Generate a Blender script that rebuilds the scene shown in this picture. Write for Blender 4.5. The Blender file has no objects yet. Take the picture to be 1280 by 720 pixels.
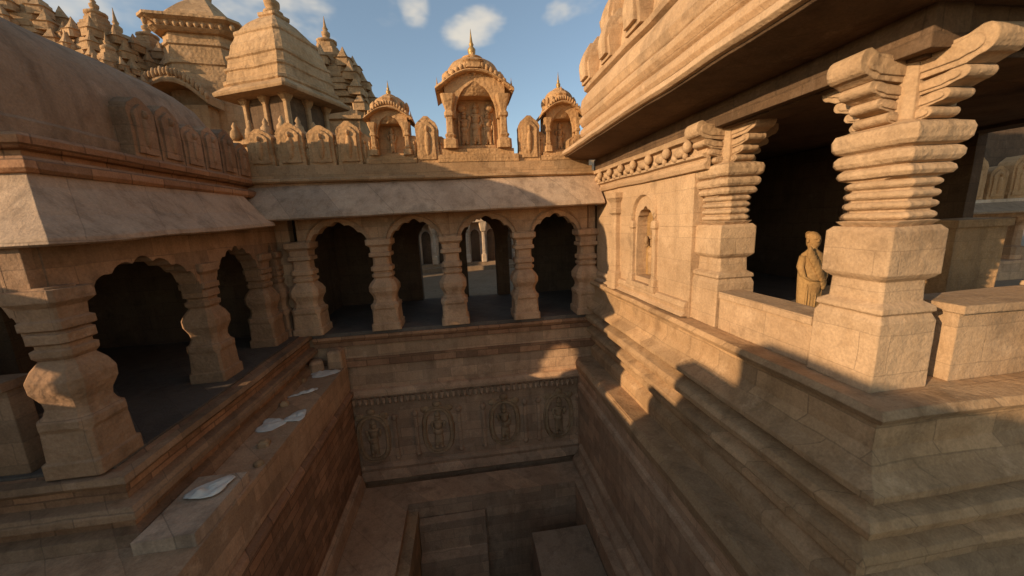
import bpy, bmesh, math, random
from mathutils import Vector, Matrix, noise
R = math.radians
rnd = random.Random(7)
scene = bpy.context.scene
COL = scene.collection

# ------------------------------------------------------------------ materials
def nt_mat(name):
    m = bpy.data.materials.new(name); m.use_nodes = True
    nt = m.node_tree; nt.nodes.clear()
    return m, nt

def N(nt, t, **kw):
    n = nt.nodes.new(t)
    for k, v in kw.items():
        if k in n.inputs.keys() if hasattr(n.inputs, 'keys') else False:
            n.inputs[k].default_value = v
        else:
            setattr(n, k, v)
    return n

def stone(name, c1, c2, c3, course=(0.62, 0.3), joint=0.008, joint_dark=0.74, carve=0.0, carve_scale=9.0,
          rough=0.9, streak=0.35, bump=0.5, bevel=0.018, vary=0.22, patch=.45):
    """weathered stone: blotches, block tones, streaks and grain, all in world space"""
    m, nt = nt_mat(name); L = nt.links.new
    c1, c2, c3 = [(min(.8, c[0] * 1.04), c[1] * .985, c[2] * .94) for c in (c1, c2, c3)]
    out = N(nt, 'ShaderNodeOutputMaterial'); bs = N(nt, 'ShaderNodeBsdfPrincipled')
    L(bs.outputs[0], out.inputs[0])
    geo = N(nt, 'ShaderNodeNewGeometry')
    sep = N(nt, 'ShaderNodeSeparateXYZ'); L(geo.outputs['Position'], sep.inputs[0])
    def noise_tex(scale, detail=5.0, rough=0.55, vec=None):
        n = N(nt, 'ShaderNodeTexNoise'); n.inputs['Scale'].default_value = scale
        n.inputs['Detail'].default_value = detail; n.inputs['Roughness'].default_value = rough
        L(vec or geo.outputs['Position'], n.inputs['Vector']); return n
    def ramp(src, a, b, lo=0.0, hi=1.0):
        r = N(nt, 'ShaderNodeMapRange'); r.inputs['From Min'].default_value = a; r.inputs['From Max'].default_value = b
        r.inputs['To Min'].default_value = lo; r.inputs['To Max'].default_value = hi
        L(src, r.inputs['Value']); return r.outputs[0]
    def mix(fac, a, b, mode='MIX'):
        x = N(nt, 'ShaderNodeMix', data_type='RGBA', blend_type=mode)
        if isinstance(fac, float): x.inputs[0].default_value = fac
        else: L(fac, x.inputs[0])
        for i, v in ((6, a), (7, b)):
            if isinstance(v, tuple): x.inputs[i].default_value = (*v, 1)
            else: L(v, x.inputs[i])
        return x.outputs[2]
    big = noise_tex(0.7, 6); mid = noise_tex(5.0, 6, 0.6); fine = noise_tex(38.0, 5, 0.65)
    # brick coordinates: run along whichever wall direction, up z
    addxy = N(nt, 'ShaderNodeMath', operation='ADD'); L(sep.outputs[0], addxy.inputs[0]); L(sep.outputs[1], addxy.inputs[1])
    comb = N(nt, 'ShaderNodeCombineXYZ'); L(addxy.outputs[0], comb.inputs[0]); L(sep.outputs[2], comb.inputs[1])
    wob = noise_tex(1.7, 2)
    wv = N(nt, 'ShaderNodeVectorMath', operation='MULTIPLY_ADD')
    L(wob.outputs['Color'], wv.inputs[0]); wv.inputs[1].default_value = (0.07, 0.05, 0); L(comb.outputs[0], wv.inputs[2])
    br = N(nt, 'ShaderNodeTexBrick'); L(wv.outputs[0], br.inputs['Vector'])
    br.inputs['Scale'].default_value = 1.0; br.inputs['Brick Width'].default_value = course[0]; br.inputs['Row Height'].default_value = course[1]
    br.inputs['Mortar Size'].default_value = joint; br.inputs['Mortar Smooth'].default_value = 0.4; br.inputs['Bias'].default_value = 0.0
    br.inputs['Color1'].default_value = (1 - vary,) * 3 + (1,); br.inputs['Color2'].default_value = (1.0 + vary * .5, 1.0 + vary * .4, 1.0 + vary * .3, 1)
    br.inputs['Mortar'].default_value = (joint_dark,) * 3 + (1,)
    col = mix(ramp(big.outputs[0], .36, .64), c1, c2)
    col = mix(ramp(mid.outputs[0], .5, .75, 0, .75), col, c3)
    col = mix(1.0, col, br.outputs['Color'], 'MULTIPLY')
    # rain streaks and grime
    sc = N(nt, 'ShaderNodeVectorMath', operation='MULTIPLY'); L(geo.outputs['Position'], sc.inputs[0]); sc.inputs[1].default_value = (3.2, 3.2, .35)
    st = noise_tex(1.3, 5, .6, sc.outputs[0])
    col = mix(ramp(st.outputs[0], .5, .72, 0, streak), col, tuple(x * .38 for x in c3), 'MIX')
    if patch:
        pa = noise_tex(1.15, 7, .68); pb = noise_tex(2.3, 6, .7)
        off = N(nt, 'ShaderNodeVectorMath', operation='ADD'); L(geo.outputs['Position'], off.inputs[0]); off.inputs[1].default_value = (17.3, 5.1, 9.7); L(off.outputs[0], pb.inputs['Vector'])
        col = mix(ramp(pa.outputs[0], .56, .66, 0, patch), col, tuple(x * .42 for x in c2))
        col = mix(ramp(pb.outputs[0], .58, .68, 0, patch * .8), col, tuple(min(.75, x * 1.28 + .03) for x in c1))
    g = ramp(fine.outputs[0], .3, .7, .82, 1.14)
    gg = N(nt, 'ShaderNodeCombineColor'); [L(g, gg.inputs[i]) for i in range(3)]
    col = mix(1.0, col, gg.outputs[0], 'MULTIPLY')
    L(col, bs.inputs['Base Color'])
    bs.inputs['Roughness'].default_value = rough
    bs.inputs['Specular IOR Level'].default_value = 0.25
    # height
    def madd(a, k, b):
        x = N(nt, 'ShaderNodeMath', operation='MULTIPLY_ADD'); L(a, x.inputs[0]); x.inputs[1].default_value = k
        if isinstance(b, float): x.inputs[2].default_value = b
        else: L(b, x.inputs[2])
        return x.outputs[0]
    h = madd(fine.outputs[0], .012, 0.0)
    h = madd(mid.outputs[0], .05, h)
    h = madd(br.outputs['Fac'], -.006, h)
    if carve:
        vo = N(nt, 'ShaderNodeTexVoronoi', feature='SMOOTH_F1'); vo.inputs['Scale'].default_value = carve_scale
        L(geo.outputs['Position'], vo.inputs['Vector'])
        h = madd(vo.outputs['Distance'], -.09 * carve, h)
    bp = N(nt, 'ShaderNodeBump'); bp.inputs['Strength'].default_value = bump; bp.inputs['Distance'].default_value = 1.0
    L(h, bp.inputs['Height'])
    if bevel:
        bv = N(nt, 'ShaderNodeBevel', samples=3); bv.inputs['Radius'].default_value = bevel
        L(bv.outputs[0], bp.inputs['Normal'])
    L(bp.outputs[0], bs.inputs['Normal'])
    return m

TAN1, TAN2, TAN3 = (.48, .32, .175), (.38, .24, .12), (.31, .185, .088)
M = {}
M['tan'] = stone('sandstone_tan', TAN1, TAN2, TAN3)
M['carved'] = stone('sandstone_carved', TAN1, TAN2, TAN3, carve=.5, joint=.006, vary=.1)
M['shrine'] = stone('sandstone_shrine', (.52, .325, .16), (.44, .265, .12), (.34, .195, .085), carve=.4, carve_scale=15, joint=.004, vary=.08)
M['pale'] = stone('sandstone_pale', (.50, .35, .21), (.42, .285, .165), (.36, .235, .125), course=(1.1, .36), joint=.005, joint_dark=.8, vary=.1, streak=.22)
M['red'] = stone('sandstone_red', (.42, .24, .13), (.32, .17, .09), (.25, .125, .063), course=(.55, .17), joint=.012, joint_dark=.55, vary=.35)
M['brown'] = stone('sandstone_brown', (.56, .37, .22), (.46, .285, .16), (.36, .215, .12), course=(.7, .26), vary=.25)
M['bcarved'] = stone('sandstone_brown_carved', (.56, .37, .22), (.46, .285, .16), (.36, .215, .12), course=(3, .9), joint=.004, vary=.12, carve=.3, carve_scale=17)
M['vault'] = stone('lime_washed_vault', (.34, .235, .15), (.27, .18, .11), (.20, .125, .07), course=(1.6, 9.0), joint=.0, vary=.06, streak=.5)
M['pcarved'] = stone('sandstone_pale_carved', (.50, .35, .21), (.42, .285, .165), (.36, .235, .125), course=(3, 3), joint=.0, vary=.05, streak=.22, carve=.28, carve_scale=14)
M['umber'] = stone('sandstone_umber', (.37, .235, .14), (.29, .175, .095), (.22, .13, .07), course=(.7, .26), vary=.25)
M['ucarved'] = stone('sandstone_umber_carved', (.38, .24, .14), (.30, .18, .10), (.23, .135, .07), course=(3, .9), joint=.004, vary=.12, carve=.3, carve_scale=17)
M['grey'] = stone('lichen_stone', (.54, .40, .275), (.44, .31, .205), (.31, .21, .13), course=(1.05, 3.0), joint=.01, joint_dark=.68, streak=.5, vary=.18, patch=.2)
M['soot_shade'] = stone('soot_and_shade_stone', (.15, .095, .054), (.115, .072, .04), (.085, .05, .028), vary=.15)  # soot tone that also paints in the shade of underside, interiors and openings
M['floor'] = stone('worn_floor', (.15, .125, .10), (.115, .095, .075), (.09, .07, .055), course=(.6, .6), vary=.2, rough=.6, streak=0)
M['dust'] = stone('dusty_ground', (.30, .22, .14), (.25, .18, .11), (.21, .15, .09), course=(3, 3), joint=.0, vary=.05, streak=0, bevel=0)
M['far'] = stone('far_plaster', patch=.3, c1=(.68, .54, .40), c2=(.58, .44, .30), c3=(.46, .32, .20), course=(1, .4), vary=.1, bevel=0)
M['slab'] = stone('worn_slab', (.36, .255, .16), (.29, .20, .12), (.22, .145, .085), course=(5, 5), joint=0.0, vary=.05)

def plain(name, col, rough=.6, metal=0):
    m, nt = nt_mat(name); out = N(nt, 'ShaderNodeOutputMaterial'); b = N(nt, 'ShaderNodeBsdfPrincipled'); nt.links.new(b.outputs[0], out.inputs[0])
    n = N(nt, 'ShaderNodeTexNoise'); n.inputs['Scale'].default_value = 14; n.inputs['Detail'].default_value = 5
    g = N(nt, 'ShaderNodeNewGeometry'); nt.links.new(g.outputs['Position'], n.inputs['Vector'])
    x = N(nt, 'ShaderNodeMix', data_type='RGBA'); nt.links.new(n.outputs[0], x.inputs[0])
    x.inputs[6].default_value = (*[c * .72 for c in col], 1); x.inputs[7].default_value = (*[min(1, c * 1.12) for c in col], 1)
    nt.links.new(x.outputs[2], b.inputs['Base Color']); b.inputs['Roughness'].default_value = rough; b.inputs['Metallic'].default_value = metal
    return m
M['ochre'] = stone('ochre_washed_stone', (.40, .25, .10), (.33, .195, .075), (.25, .14, .05), course=(3, 3), joint=0.0, vary=.05, carve=.12, carve_scale=20)
M['paper'] = plain('white_paper', (.76, .69, .57), .9)
M['brass'] = plain('old_gilt', (.42, .26, .09), .5, .5)

# ------------------------------------------------------------------ mesh builder
class MB:
    def __init__(s): s.v = []; s.f = []; s.sm = []
    def add(s, vs, fs, smooth=False):
        b = len(s.v); s.v += [tuple(p) for p in vs]
        s.f += [tuple(b + i for i in f) for f in fs]; s.sm += [smooth] * len(fs)
    def box(s, x0, x1, y0, y1, z0, z1):
        s.add([(x, y, z) for z in (z0, z1) for x, y in ((x0, y0), (x1, y0), (x1, y1), (x0, y1))],
              [(3, 2, 1, 0), (4, 5, 6, 7), (0, 1, 5, 4), (1, 2, 6, 5), (2, 3, 7, 6), (3, 0, 4, 7)]); return s
    def rings(s, rings, smooth=False, cap=True):
        n = len(rings[0]); vs = [p for r in rings for p in r]; fs = []
        for k in range(len(rings) - 1):
            for i in range(n):
                j = (i + 1) % n
                fs.append((k * n + i, k * n + j, (k + 1) * n + j, (k + 1) * n + i))
        s.add(vs, fs, smooth)
        if cap:
            b = len(s.v) - len(vs)
            s.f += [tuple(b + i for i in reversed(range(n))), tuple(b + (len(rings) - 1) * n + i for i in range(n))]; s.sm += [False, False]
        return s
    def lathe(s, cx, cy, prof, n=16, rot=0, smooth=True, rib=0, ribn=8):
        rr = []
        for z, r in prof:
            rr.append([(cx + r * (1 + rib * abs(math.cos(ribn * .5 * (a))) - rib) * math.cos(a + rot), cy + r * (1 + rib * abs(math.cos(ribn * .5 * a)) - rib) * math.sin(a + rot), z)
                       for a in (2 * math.pi * i / n for i in range(n))])
        return s.rings(rr, smooth)
    def sqlathe(s, cx, cy, prof, ch=.18, rot=0, ax=1.0, ay=1.0):
        """square section with cut corners; prof = (z, half width[, corner cut])"""
        rr = []; c, sn = math.cos(rot), math.sin(rot)
        for q in prof:
            z, h = q[0], q[1]; k = h * (q[2] if len(q) > 2 else ch)
            pts = [(h, -h + k), (h, h - k), (h - k, h), (-h + k, h), (-h, h - k), (-h, -h + k), (-h + k, -h), (h - k, -h)]
            rr.append([(cx + (x * ax) * c - (y * ay) * sn, cy + (x * ax) * sn + (y * ay) * c, z) for x, y in pts])
        return s.rings(rr)
    def ell(s, cx, cy, cz, rx, ry, rz, n=10, m=7):
        rr = []
        for k in range(m):
            t = -math.pi / 2 + math.pi * (k + .15) / (m - .7)
            t = max(-1.5, min(1.5, t))
            rr.append([(cx + rx * math.cos(t) * math.cos(a), cy + ry * math.cos(t) * math.sin(a), cz + rz * math.sin(t)) for a in (2 * math.pi * i / n for i in range(n))])
        return s.rings(rr, True)
    def sweep(s, path, prof, closed=False):
        """prof (offset outward = right of travel, z) closed polygon along plan path"""
        P = [Vector(p[:2]) for p in path]; zz = [p[2] if len(p) > 2 else 0 for p in path]; n = len(P); rr = []
        for i in range(n):
            a = P[i - 1] if (i > 0 or closed) else None; b = P[(i + 1) % n] if (i < n - 1 or closed) else None
            d1 = (P[i] - a).normalized() if a is not None else (b - P[i]).normalized()
            d2 = (b - P[i]).normalized() if b is not None else d1
            n1 = Vector((d1.y, -d1.x)); n2 = Vector((d2.y, -d2.x)); mdir = (n1 + n2)
            mdir = mdir / max(.2, mdir.dot(n1))
            rr.append([(P[i].x + mdir.x * o, P[i].y + mdir.y * o, z + zz[i]) for o, z in prof])
        if closed: rr.append(rr[0])
        return s.rings(rr, False, cap=not closed)
    def prism(s, pts, a, b, fr):
        """polygon pts (u, z) extruded a..b along w; fr(u, w, z) -> xyz"""
        n = len(pts); vs = [fr(u, a, z) for u, z in pts] + [fr(u, b, z) for u, z in pts]
        fs = [tuple(range(n)), tuple(reversed(range(n, 2 * n)))] + [(i, i + n, (i + 1) % n + n, (i + 1) % n) for i in range(n)]
        s.add(vs, fs); return s
    def arch(s, u0, u1, o0, o1, zs, zt, ztop, w0, w1, fr, cusps=7, cdep=.055, n=56):
        top = ztop if callable(ztop) else (lambda u: ztop)
        """wall panel u0..u1 between springing zs and ztop with a cusped arch opening o0..o1 whose crown is at zt"""
        pts = []
        for i in range(n + 1):
            t = i / n; a = math.pi * (1 - t)
            u = (o0 + o1) / 2 + (o1 - o0) / 2 * math.cos(a)
            base = math.sin(a) ** .8
            z = zs + (zt - zs) * (base * .9 + .1 * max(0, 1 - abs(t - .5) * 5))
            k = abs(math.sin(t * cusps * math.pi))
            z -= cdep * (1 - k) ** 1.5 * (0 if i in (0, n) else 1)
            pts.append((u, z))
        pts = [(o0, zs - .001)] + pts + [(o1, zs - .001)]
        full = ([(u0, zs - .001)] if u0 < o0 else []) + pts + ([(u1, zs - .001)] if u1 > o1 else [])
        k = len(full); vs = []
        for w in (w0, w1):
            vs += [fr(u, w, z) for u, z in full] + [fr(u, w, max(z + .004, top(u))) for u, z in full]
        fs = []
        for i in range(k - 1):
            fs += [(i, i + 1, k + i + 1, k + i), (2 * k + i + 1, 2 * k + i, 3 * k + i, 3 * k + i + 1), (i + 1, i, 2 * k + i, 2 * k + i + 1), (k + i, k + i + 1, 3 * k + i + 1, 3 * k + i)]
        fs += [(0, k, 3 * k, 2 * k), (k - 1, 3 * k - 1, 4 * k - 1, 2 * k - 1)[::-1]] if False else [(0, k, 3 * k, 2 * k), (2 * k - 1, k - 1, 3 * k - 1, 4 * k - 1)]
        s.add(vs, fs); return s
    def build(s, name, mat, parent=None, seg=.55, jit=.011, local=False, loc=None):
        """one mesh object. long edges are cut and every vertex is worn a little, by its place in the world"""
        me = bpy.data.meshes.new(name); bm = bmesh.new()
        vs = [bm.verts.new(p) for p in s.v]
        for f, sm in zip(s.f, s.sm):
            try:
                g = bm.faces.new([vs[i] for i in f]); g.smooth = sm
            except ValueError: pass
        bmesh.ops.remove_doubles(bm, verts=bm.verts, dist=.0004)
        if seg:
            for _ in range(5):
                ed = [e for e in bm.edges if e.calc_length() > seg]
                if not ed: break
                bmesh.ops.subdivide_edges(bm, edges=ed, cuts=1, use_grid_fill=True)
        bmesh.ops.recalc_face_normals(bm, faces=bm.faces)
        if jit:
            for v in bm.verts:
                q = v.co * 1.3
                d = noise.noise_vector(q) * jit + noise.noise_vector(v.co * 6.1) * jit * .4
                v.co += d
        off = Vector((0, 0, 0))
        if parent is not None and not local:
            p = parent
            while p: off += p.location; p = p.parent
        if off.length or loc is not None:
            o2 = off + (Vector(loc) if loc is not None else Vector((0, 0, 0)))
            for v in bm.verts: v.co -= o2
        bm.to_mesh(me); bm.free()
        me.materials.append(mat)
        o = bpy.data.objects.new(name, me); COL.objects.link(o)
        if parent is not None: o.parent = parent
        if loc is not None: o.location = loc
        return o

def thing(name, label, cat, loc=(0, 0, 0), group=None):
    o = bpy.data.objects.new(name, None); COL.objects.link(o); o.location = loc; o.empty_display_size = .3
    o['label'] = label; o['category'] = cat
    if group: o['group'] = group
    return o
def tag(o, label=None, cat=None, group=None, kind=None):
    for k, v in (('label', label), ('category', cat), ('group', group), ('kind', kind)):
        if v: o[k] = v
    return o
def put(src, parent, loc, rot=0, label=None):
    """copy of a part with its sub-parts"""
    c = src.copy(); COL.objects.link(c); c.parent = parent; c.location = loc; c.rotation_euler = (0, 0, rot)
    for ch in list(src.children):
        d = ch.copy(); COL.objects.link(d); d.parent = c
    return c
XZ = lambda y: (lambda u, w, z: (u, y + w, z))          # wall along x, w runs away from camera
YZ = lambda x: (lambda u, w, z: (x + w, u, z))          # wall along y

GZ = -2.64          # street level (camera is the origin)
FZ = -2.50          # arcade floor
CZ = -3.70          # ledges round the tank
# ------------------------------------------------------------------ ground and tank
def ring_sheet(mb, ox0, ox1, oy0, oy1, ix0, ix1, iy0, iy1, z):
    mb.add([(ox0, oy0, z), (ox1, oy0, z), (ox1, oy1, z), (ox0, oy1, z), (ix0, iy0, z), (ix1, iy0, z), (ix1, iy1, z), (ix0, iy1, z)],
           [(0, 1, 5, 4), (1, 2, 6, 5), (2, 3, 7, 6), (3, 0, 4, 7)])
g = MB(); ring_sheet(g, -3000, 3000, -3000, 3000, -9.4, 8.9, -9, 11.9, GZ)
tag(g.build('ground', M['dust'], seg=0, jit=0), kind='structure')
g = MB(); g.box(-9.4, -3.02, -9, 8.84, CZ - .3, CZ + .38)
tag(g.build('tank_ledge', M['brown']), kind='structure')
g = MB(); g.box(2.85, 8.9, -9, 8.84, CZ - .3, CZ)
tag(g.build('court_paving', M['tan']), kind='structure')
g = MB(); ring_sheet(g, -3.0, 2.83, -9, 8.6, -1.72, 2.42, -4, 7.85, -6.62)
tag(g.build('tank_terrace', M['brown'], seg=.6), kind='structure')
g = MB(); g.box(-1.75, 2.45, -4.05, 7.9, -11.6, -11.3)
tag(g.build('tank_floor', M['soot_shade']), kind='structure')

# back wall of the tank with carved medallions
tw = thing('tank_wall', 'shaded carved tank wall below the far arcade, with four oval relief medallions', 'wall', (0, 8.85, -9))
b = MB(); b.box(-4.2, 3.38, 8.9, 9.2, -9, -2.62); b.build('wall', M['brown'], tw)
b = MB()
b.sweep([(-3.7, 8.9), (3.36, 8.9)], [(-.01, -2.60), (.10, -2.60), (.12, -2.66), (.05, -2.76), (.06, -2.86), (-.01, -2.86)])
b.sweep([(-3.7, 8.9), (3.36, 8.9)], [(-.01, -3.2), (.05, -3.2), (.05, -3.42), (-.01, -3.42)])
b.build('plinth_band', M['red'], tw)
b = MB(); b.sweep([(-3.35, 8.9), (2.84, 8.9)], [(-.01, -4.02), (.10, -4.04), (.17, -4.12), (.17, -4.2), (.06, -4.26), (.05, -4.46), (-.01, -4.46)])
x = -3.3
while x < 2.78:
    b.box(x, x + .085, 8.78, 8.86, -4.38, -4.275); b.ell(x + .042, 8.78, -4.40, .04, .03, .05, 6, 5); x += .145
b.build('string_course', M['brown'], tw)
b = MB(); b.sweep([(-3.0, 8.9), (2.84, 8.9)], [(-.01, -6.16), (.06, -6.18), (.09, -6.26), (.07, -6.34), (.17, -6.42), (.20, -6.52), (.12, -6.6), (-.01, -6.6)])
b.build('base_moulding', M['brown'], tw)
def figure(b, x, y, z, h, lean=0):
    """weathered standing relief figure, y is the wall face"""
    s = h; sw = lean
    b.ell(x + .02 * sw * s, y, z + .875 * s, .085 * s, .08 * s, .095 * s, 9, 7)              # head
    b.lathe(x + .02 * sw * s, y, [(z + .93 * s, .08 * s), (z + .97 * s, .085 * s), (z + 1.0 * s, .06 * s), (z + 1.04 * s, .045 * s), (z + 1.09 * s, .012 * s)], 9)
    b.ell(x + .01 * sw * s, y, z + .745 * s, .155 * s, .085 * s, .06 * s, 9, 6)              # shoulders
    b.ell(x + .01 * sw * s, y, z + .65 * s, .115 * s, .095 * s, .15 * s, 9, 7)               # chest
    b.ell(x - .02 * sw * s, y, z + .46 * s, .13 * s, .09 * s, .12 * s, 9, 7)                 # hips
    b.ell(x - .01 * sw * s, y, z + .28 * s, .12 * s, .075 * s, .22 * s, 9, 7)                # skirt
    for q in (-1, 1):
        b.ell(x + q * .06 * s - .01 * sw * s, y - .01 * s, z + .16 * s, .05 * s, .06 * s, .18 * s, 8, 7)
        b.ell(x + q * .155 * s, y, z + .66 * s, .042 * s, .055 * s, .11 * s, 8, 6)
        up = (q > 0) == (sw > 0)
        b.ell(x + q * (.18 if up else .12) * s, y - .02 * s, z + (.70 if up else .52) * s, .04 * s, .05 * s, .09 * s, 8, 6)
        b.ell(x + q * .07 * s, y - .03 * s, z + .03 * s, .055 * s, .07 * s, .035 * s, 7, 5)
def oval(b, x, y, z, rx, rz, th, dep, n=40, pw=.8):
    rr = []
    for i in range(n):
        a = 2 * math.pi * i / n; ca, sa = math.cos(a), math.sin(a)
        ux = math.copysign(abs(ca) ** pw, ca); uz = math.copysign(abs(sa) ** pw, sa)
        rr.append([(x + (rx + p) * ux, y + q, z + (rz + p) * uz) for p, q in ((-th, 0), (-th * .6, -dep), (th * .2, -dep * .8), (th * .5, -dep), (th, 0))])
    rr.append(rr[0]); b.rings(rr, False, cap=False)
for x, z in ((-2.62, -5.42), (-.97, -5.38), (.80, -5.38), (2.30, -5.38)):
    b = MB(); oval(b, x, 8.905, z, .36, .62, .07, .075)
    b.ell(x, 8.88, z + .74, .11, .05, .09); b.ell(x - .3, 8.9, z + .6, .12, .04, .1); b.ell(x + .3, 8.9, z + .6, .12, .04, .1)
    md = b.build('medallion', M['carved'], tw, seg=.3)
    b = MB(); figure(b, x, 8.89, z - .5, .98, math.cos(x * 5)); b.build('figure', M['carved'], md, seg=0)
    b = MB()
    for q in (-1, 1):
        b.box(x + q * .56 - .045, x + q * .56 + .045, 8.85, 8.905, z - .62, z + .45); b.ell(x + q * .56, 8.885, z + .53, .08, .05, .09); b.ell(x + q * .56, 8.885, z - .62, .08, .05, .07)
    b.build('side_pilaster', M['brown'], md)
# side walls of the tank
tl = thing('tank_wall', 'reddish brick tank wall dropping below the left ledge', 'wall', (-3.1, 0, -9))
b = MB(); b.box(-3.6, -3.02, -9, 8.84, -9, CZ - .31); b.build('wall', M['red'], tl)
b = MB(); b.sweep([(-3.02, 8.8), (-3.02, -8.9)][::-1], [(-.01, -4.02), (.08, -4.04), (.1, -4.12), (.03, -4.2), (-.01, -4.22)]); b.build('string_course', M['red'], tl)
b = MB(); b.sweep([(-3.02, -8.9), (-3.02, 8.6)], [(-.01, -6.2), (.1, -6.3), (.14, -6.6), (-.01, -6.6)]); b.build('base_moulding', M['brown'], tl)
tr = thing('tank_wall', 'shaded tank wall with ledge mouldings under the sunlit right pavilion', 'wall', (3, 0, -9))
b = MB(); b.box(2.84, 3.4, -9, 8.84, -9, CZ - .31); b.build('wall', M['brown'], tr)
b = MB(); b.sweep([(2.85, 8.8), (2.85, -8.9)], [(-.01, CZ - .31), (.05, CZ - .3), (.08, CZ - .12), (.03, CZ - .02), (-.01, CZ - .01)]); b.build('coping', M['tan'], tr)
b = MB()
b.sweep([(2.84, 8.6), (2.84, -8.9)], [(-.01, -4.3), (.06, -4.34), (.08, -4.44), (-.01, -4.5)])
b.sweep([(2.84, 8.6), (2.84, -8.9)], [(-.01, -6.1), (.07, -6.2), (.10, -6.36), (.22, -6.5), (.24, -6.6), (-.01, -6.6)])
b.build('base_moulding', M['brown'], tr)
pw = thing('well_lining', 'dark sunken shaft lining at the bottom of the tank', 'well', (0.3, 2, -11.3))
b = MB(); b.box(-1.95, -1.74, -4, 7.84, -11.3, -6.63); b.box(2.44, 2.65, -4, 7.84, -11.3, -6.63); b.build('side_wall', M['brown'], pw)
for y0, y1 in ((7.86, 8.1), (-4.3, -4.01)):
    b = MB(); b.box(-1.94, 2.64, y0, y1, -11.3, -6.63); b.build('end_wall', M['brown'], pw)
b = MB(); b.box(-1.74, -1.5, -4, 7.84, -11.3, -6.85); b.build('curb', M['tan'], pw)
b = MB(); b.prism([(7.84, -7.05), (7.84, -11.3), (7.0, -11.3), (7.0, -8.75), (7.3, -8.65), (7.42, -7.9), (7.62, -7.8), (7.7, -7.12)], -1.49, .1, lambda u, w_, z: (w_, u, z)); b.build('step', M['brown'], pw)
b = MB(); b.prism([(6.99, -9.0), (6.99, -11.3), (5.6, -11.3), (5.6, -9.0)], -1.49, -.1, lambda u, w_, z: (w_, u, z)); b.build('step', M['brown'], pw)
b = MB(); b.box(1.13, 2.42, 3.2, 7.0, -11.3, -7.1); tag(b.build('stone_slab', M['slab']), 'broad worn stone slab standing in the dark bottom of the tank', 'slab')

# ------------------------------------------------------------------ pillar prototypes (local coords, base at 0)
def hide_parent(o): pass
def baluster_pillar(parent, loc, h=2.35, k=1.0, mat=None):
    """arcade pillar: shaft mesh with base and capital sub-parts. Built at loc; copies come from put()"""
    mat = mat or M['bcarved']
    b = MB(); b.sqlathe(0, 0, [(1.26, .20 * k), (1.3, .235 * k), (1.36, .24 * k), (1.38, .2 * k), (1.42, .2 * k), (1.44, .245 * k), (1.53, .245 * k), (1.56, .20 * k), (1.6, .19 * k), (h - .25, .185 * k), (h, .185 * k)], .25)
    o = b.build('pillar', mat, parent, seg=.3, jit=.008, local=True); o.location = loc
    b = MB(); b.sqlathe(0, 0, [(0, .34 * k, .1), (.16, .34 * k, .1), (.18, .31 * k, .12), (.5, .30 * k, .14), (.55, .33 * k), (.62, .33 * k), (.66, .28 * k), (.74, .25 * k), (.82, .26 * k), (.95, .325 * k), (1.06, .33 * k), (1.16, .28 * k), (1.24, .21 * k), (1.26, .2 * k)], .3)
    c = b.build('base', mat, o, seg=.3, jit=.008, local=True)
    b = MB()
    b.sqlathe(0, 0, [(h - .44, .2 * k), (h - .42, .25 * k), (h - .34, .25 * k), (h - .32, .21 * k), (h - .2, .22 * k), (h - .14, .29 * k), (h - .02, .29 * k)], .12)
    b.build('capital', mat, o, seg=.3, jit=.006, local=True)
    return o

# ------------------------------------------------------------------ far arcade across the tank
ar = thing('arcade_building', 'low shaded arcade of cusped arches across the far side of the tank', 'arcade', (0, 9, GZ))
BX = (-3.75, -1.96, -.30, 1.50, 3.16)
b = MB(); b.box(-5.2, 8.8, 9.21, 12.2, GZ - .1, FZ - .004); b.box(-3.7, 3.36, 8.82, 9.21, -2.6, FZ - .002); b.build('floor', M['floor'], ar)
p0 = None
for x in BX:
    if p0 is None: p0 = baluster_pillar(ar, (x, .05, FZ - GZ), 2.2)
    else: put(p0, ar, (x, .05, FZ - GZ))
for i in range(4):
    b = MB(); u0, u1 = BX[i], BX[i + 1]
    b.arch(u0 + .001, u1 - .001, u0 + .19, u1 - .19, -.66, .12, .34, -.14, .14, XZ(9.05), cusps=7)
    a = b.build('arch', M['brown'], ar, seg=.4, jit=.006)
    b = MB()
    for j in range(24):           # raised moulding that follows the arch
        t0, t1 = j / 24, (j + 1) / 24; c = (u0 + u1) / 2; hw = (u1 - u0) / 2 - .15
        q = []
        for t in (t0, t1):
            an = math.pi * (1 - t); q.append((c + hw * math.cos(an), -.62 + .80 * math.sin(an) ** .8))
        (ua, za), (ub, zb) = q
        b.add([(ua, 8.905, za), (ub, 8.905, zb), (ub, 8.87, zb + .012), (ua, 8.87, za + .012), (ua, 8.905, za + .07), (ub, 8.905, zb + .07)], [(0, 1, 2, 3), (3, 2, 5, 4)])
    b.build('arch_moulding', M['brown'], a, seg=0, jit=.004)
b = MB(); b.box(-4.9, 3.36, 8.93, 9.2, .345, 1.1); b.build('wall', M['brown'], ar)
b = MB(); b.box(-4.9, -3.95, 9.0, 9.25, FZ, .344); b.build('corner_pier', M['brown'], ar)
b = MB(); b.box(3.2, 3.385, 8.96, 9.16, FZ, .344); b.build('corner_pier', M['brown'], ar)
b = MB(); b.box(-4.6, 8.6, 9.22, 12.0, .36, .6); b.build('ceiling', M['soot_shade'], ar)
b = MB(); b.box(-9.4, 8.8, 9.0, 12.0, .62, .98); b.build('roof', M['grey'], ar)
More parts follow.
